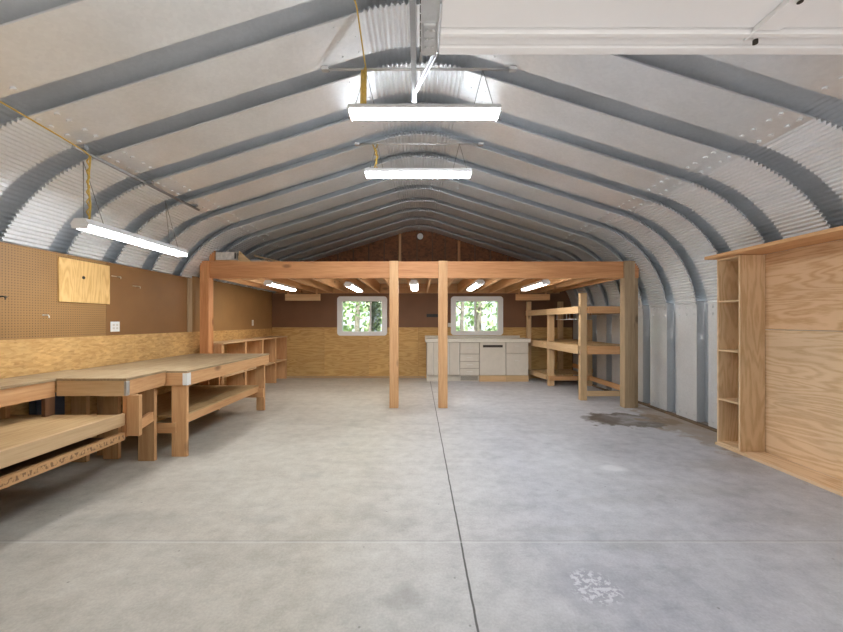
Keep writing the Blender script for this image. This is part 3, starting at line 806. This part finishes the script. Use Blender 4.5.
bx(cx(358), cx(462), YC-.010, YC-.003, cz(408), cz(395)).build('handle_slot', M['dark_gap'], d, .002)
bx(a, b, YC+.0, YC+.5, 0, ZB).build('plinth', M['pine_x'], c3)
a, b = cx(480), cx(599)
c4 = cabinet(a, b, 'cream base cabinet with a pale pull at the right end of the back counter'); carcass(c4, a, b)
d = bx(a+.006, b-.006, YC, YC+.018, ZB+.006, cz(440)).build('door', M['cream'], c4, .004); xm = (a+b)/2
pull(d, xm-.06, xm+.06, cz(478))
d = bx(a+.006, b-.006, YC, YC+.018, cz(438), ZT-.006).build('drawer', M['cream'], c4, .004); pull(d, xm-.06, xm+.06, cz(400))
bx(a, b, YC+.0, YC+.5, 0, ZB).build('plinth', M['pine_x'], c4)
ct = empty('countertop', ((cx(55)+cx(610))/2, 8.85, ZT), 'cream laminate countertop with a low backsplash under the right window', 'countertop')
bx(cx(54), cx(608), YC-.025, YB-.005, ZT+.001, cz(362)).build('counter_slab', M['counter'], ct, .008)
bx(cx(54), cx(585), YB-.035, YB-.005, cz(362)+.001, PZ(335.5, YB)).build('backsplash', M['counter'], ct, .006)

# ------------------------------------------------------------------ right storage rack
rk = empty('storage_rack', (3.4, 7.8, 0), 'open wooden three-tier storage rack against the steel wall under the loft', 'shelf unit')
def rp(x0, x1, y0, z1): bx(x0, x1, y0, y0+.09, 0, z1).build('post', M['pine_z'], rk, .003)
rp(2.985, 3.105, 6.54, PZ(293, 6.54)); rp(2.935, 3.07, 8.02, PZ(314.6, 8.02)-.005)
rp(2.745, 2.85, 8.98, PZ(301.6, 8.98))
rp(3.56, 3.68, 9.02, PZ(301.6, 9.02)); rp(3.83, 3.92, 8.0, 1.5); rp(3.83, 3.92, 6.56, 1.6)
for (zt, hh) in ((1.74, .13), (1.006, .15)):
    bx(3.106, 3.86, 6.50, 6.538, zt-hh, zt).build('rail', M['fir_x'], rk, .003)
    g = MB(); g.prism_z([(2.935, 6.54), (2.975, 6.54), (2.93, 8.02), (2.89, 8.02)], zt-hh, zt); g.build('rail', M['pine_y'], rk, .003)
    g = MB(); g.prism_z([(2.89, 8.03), (2.93, 8.03), (2.78, 9.10), (2.74, 9.10)], zt-hh, zt); g.build('rail', M['pine_y'], rk, .003)
    g = MB(); g.prism_z([(2.98, 6.64), (3.90, 6.64), (3.90, 9.12), (2.88, 9.12), (2.94, 8.0)], zt-.002, zt+.014) if zt < 1.5 else g.prism_z([(3.0, 6.66), (3.82, 6.66), (3.82, 9.1), (2.9, 9.1), (2.95, 8.2)], zt-.03, zt-.014)
    g.build('deck', M['shelfboard'], rk)
    bx(3.85, 3.89, 6.66, 7.99, zt-hh, zt-.03).build('rail', M['old_y'], rk)
bx(3.106, 3.86, 6.50, 6.538, .085, .18).build('rail', M['pine_x'], rk, .003)
bx(3.84, 3.88, 6.66, 8.0, .14, .24).build('rail', M['fir_y'], rk, .003)
g = MB(); g.prism_z([(3.0, 8.12), (3.84, 8.12), (3.84, 9.0), (2.84, 9.0)], .235, .25); g.build('deck', M['shelfboard'], rk)
bx(2.93, 3.84, 7.975, 8.015, .13, .235).build('rail', M['fir_x'], rk, .003)
g = MB(); g.prism_z([(2.89, 8.03), (2.93, 8.03), (2.78, 9.10), (2.74, 9.10)], .14, .25); g.build('rail', M['pine_y'], rk, .003)
bx(3.9, 3.93, 8.0, 9.0, .3, .4).build('rail', M['fir_y'], rk)
# wire shelf hanging from the top tier
zw = PZ(319.3, 7.0)
# slung under the rail along the rack
ws2 = MB()
for i in range(5):
    xx = 3.0 + i*.07; ws2.tube([(xx, 6.70, zw), (xx, 7.75, zw)], .004, 5)
for i in range(14):
    yy = 6.70 + i*.08; ws2.tube([(3.0, yy, zw), (3.28, yy, zw)], .004, 5)
for yy in (6.72, 7.2, 7.7):
    for xx in (3.0, 3.28): ws2.tube([(xx, yy, zw), (xx, yy, 1.705)], .004, 5)
tag(ws2.build('wire_basket', M['plate']), 'white wire basket slung under the top tier of the right storage rack', 'basket')

# ------------------------------------------------------------------ outside
tag(bx(-30, 30, 9.6, 60, -.3, -.12).build('lawn', M['lawn']), kind='structure')
def tree(x, y, h, r, lean, leaf, label, crown0=.25, n=900, spread=1.0):
    t = empty('woodland_tree', (x, y, -.12), label, 'tree', 'trees seen through the back windows')
    g = MB(); pts = [(x + lean*i/8 + .05*math.sin(i*1.3+x), y, -.12 + h*i/8) for i in range(9)]
    g.tube(pts, [r*(1-.08*i) for i in range(9)], 9)
    for i in range(5):
        z = h*(.3+.12*i); a = random.uniform(0, 6.28); bx_ = x+lean*z/h
        g.tube([(bx_, y, z), (bx_+.7*math.cos(a), y+.7*math.sin(a), z+.6), (bx_+1.5*math.cos(a), y+1.5*math.sin(a), z+1.0)], [r*.35, r*.25, r*.1], 6)
    g.build('trunk', M['bark'], t)
    g = MB()
    for i in range(n):
        a = random.uniform(0, 6.28); q = spread*math.sqrt(random.random()); z = h*(crown0 + (1-crown0)*random.random())
        c = Vector((x+lean*z/h+q*math.cos(a), y+q*math.sin(a)*.8, z-.1)); s = random.uniform(.05, .12)
        u = Vector((random.gauss(0,1), random.gauss(0,1), random.gauss(0,1))).normalized(); w = u.orthogonal().normalized()
        g.add([c-u*s, c+w*s*.6, c+u*s, c-w*s*.6], [(0,1,2,3)])
    g.build('foliage', leaf, t)
specs = [(-3.3,12.6,6,.09,.3,0),(-2.2,15.4,6,.12,.4,1),(-1.25,12.7,7,.07,-.3,0),(-1.0,17.9,6,.16,.2,0),(-4.9,15.2,7,.15,.2,0),(-3.3,19,8,.16,.1,0),(-5.9,20.2,8,.15,.1,1),
         (1.5,12.6,6,.08,.25,0),(2.6,15.2,7,.14,.05,1),(3.7,12.6,6,.07,-.35,0),(4.7,16.2,7,.13,.1,0),(3.2,19.4,8,.17,.0,1),(5.9,19.6,8,.15,.2,0),(1.2,19.2,8,.16,.0,0)]
for i, (x, y, h, r, ln, k) in enumerate(specs):
    side = 'left' if x < 0 else 'right'
    kindw = 'slender light-green tree' if k == 0 else 'darker green tree with a thicker trunk'
    tree(x, y, h, r, ln, M['leaf1'] if k == 0 else M['leaf2'], f'{kindw} in the woods outside the {side} back window', .30, 260 if y < 15 else 700)
g = MB()
for i in range(6000):
    x = random.uniform(-16, 16); y = random.uniform(23, 27); z = random.uniform(-.1, 7.0)
    c = Vector((x, y, z)); s = random.uniform(.15, .35)
    u = Vector((random.gauss(0,1), random.gauss(0,1), random.gauss(0,1))).normalized(); w = u.orthogonal().normalized()
    g.add([c-u*s, c+w*s*.7, c+u*s, c-w*s*.7], [(0,1,2,3)])
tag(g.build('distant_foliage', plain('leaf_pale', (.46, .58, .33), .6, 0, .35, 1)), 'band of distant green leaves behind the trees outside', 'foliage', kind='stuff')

g = MB()  # unseen leaf band added to darken what the roof grooves reflect
for i in range(5000):
    x = random.uniform(-26, 26); y = random.uniform(-27, -22); z = random.uniform(-.1, 9) 
    c = Vector((x, y, z)); s = random.uniform(.3, .6)
    u = Vector((random.gauss(0,1), random.gauss(0,1), random.gauss(0,1))).normalized(); w = u.orthogonal().normalized()
    g.add([c-u*s, c+w*s*.7, c+u*s, c-w*s*.7], [(0,1,2,3)])
tag(g.build('added_tree_band', M['leaf2']), 'added unseen leaf band across the driveway, blocking the low sky', 'foliage', kind='stuff')

# ------------------------------------------------------------------ light, world, camera
w = bpy.data.worlds.new('sky'); sc.world = w; w.use_nodes = True
bg = w.node_tree.nodes['Background']; bg.inputs[0].default_value = (.88, .94, 1.0, 1); bg.inputs[1].default_value = 1.1
sun = bpy.data.lights.new('sun', 'SUN'); sun.energy = 8.0; sun.angle = math.radians(2); sun.color = (1, .95, .88)
so_ = bpy.data.objects.new('sun', sun); col.objects.link(so_)
d = Vector((-.10, .62, -1)); so_.rotation_euler = d.to_track_quat('-Z', 'Y').to_euler(); so_.location = (0, -10, 12)
cam = bpy.data.cameras.new('camera'); cam.sensor_width = 36; cam.sensor_fit = 'HORIZONTAL'; cam.lens = F/843*36
cam.shift_x = (421.5-VX)/843; cam.shift_y = (VY-316)/843; cam.clip_start = .05
co = bpy.data.objects.new('camera', cam); col.objects.link(co); co.location = (0, 0, H); co.rotation_euler = (math.pi/2, 0, 0)
sc.camera = co
vs = sc.view_settings; sc.display_settings.display_device = 'sRGB'
vs.view_transform = 'Standard'; vs.look = 'None'; vs.gamma = 1; vs.use_curve_mapping = False; vs.exposure = 0.80
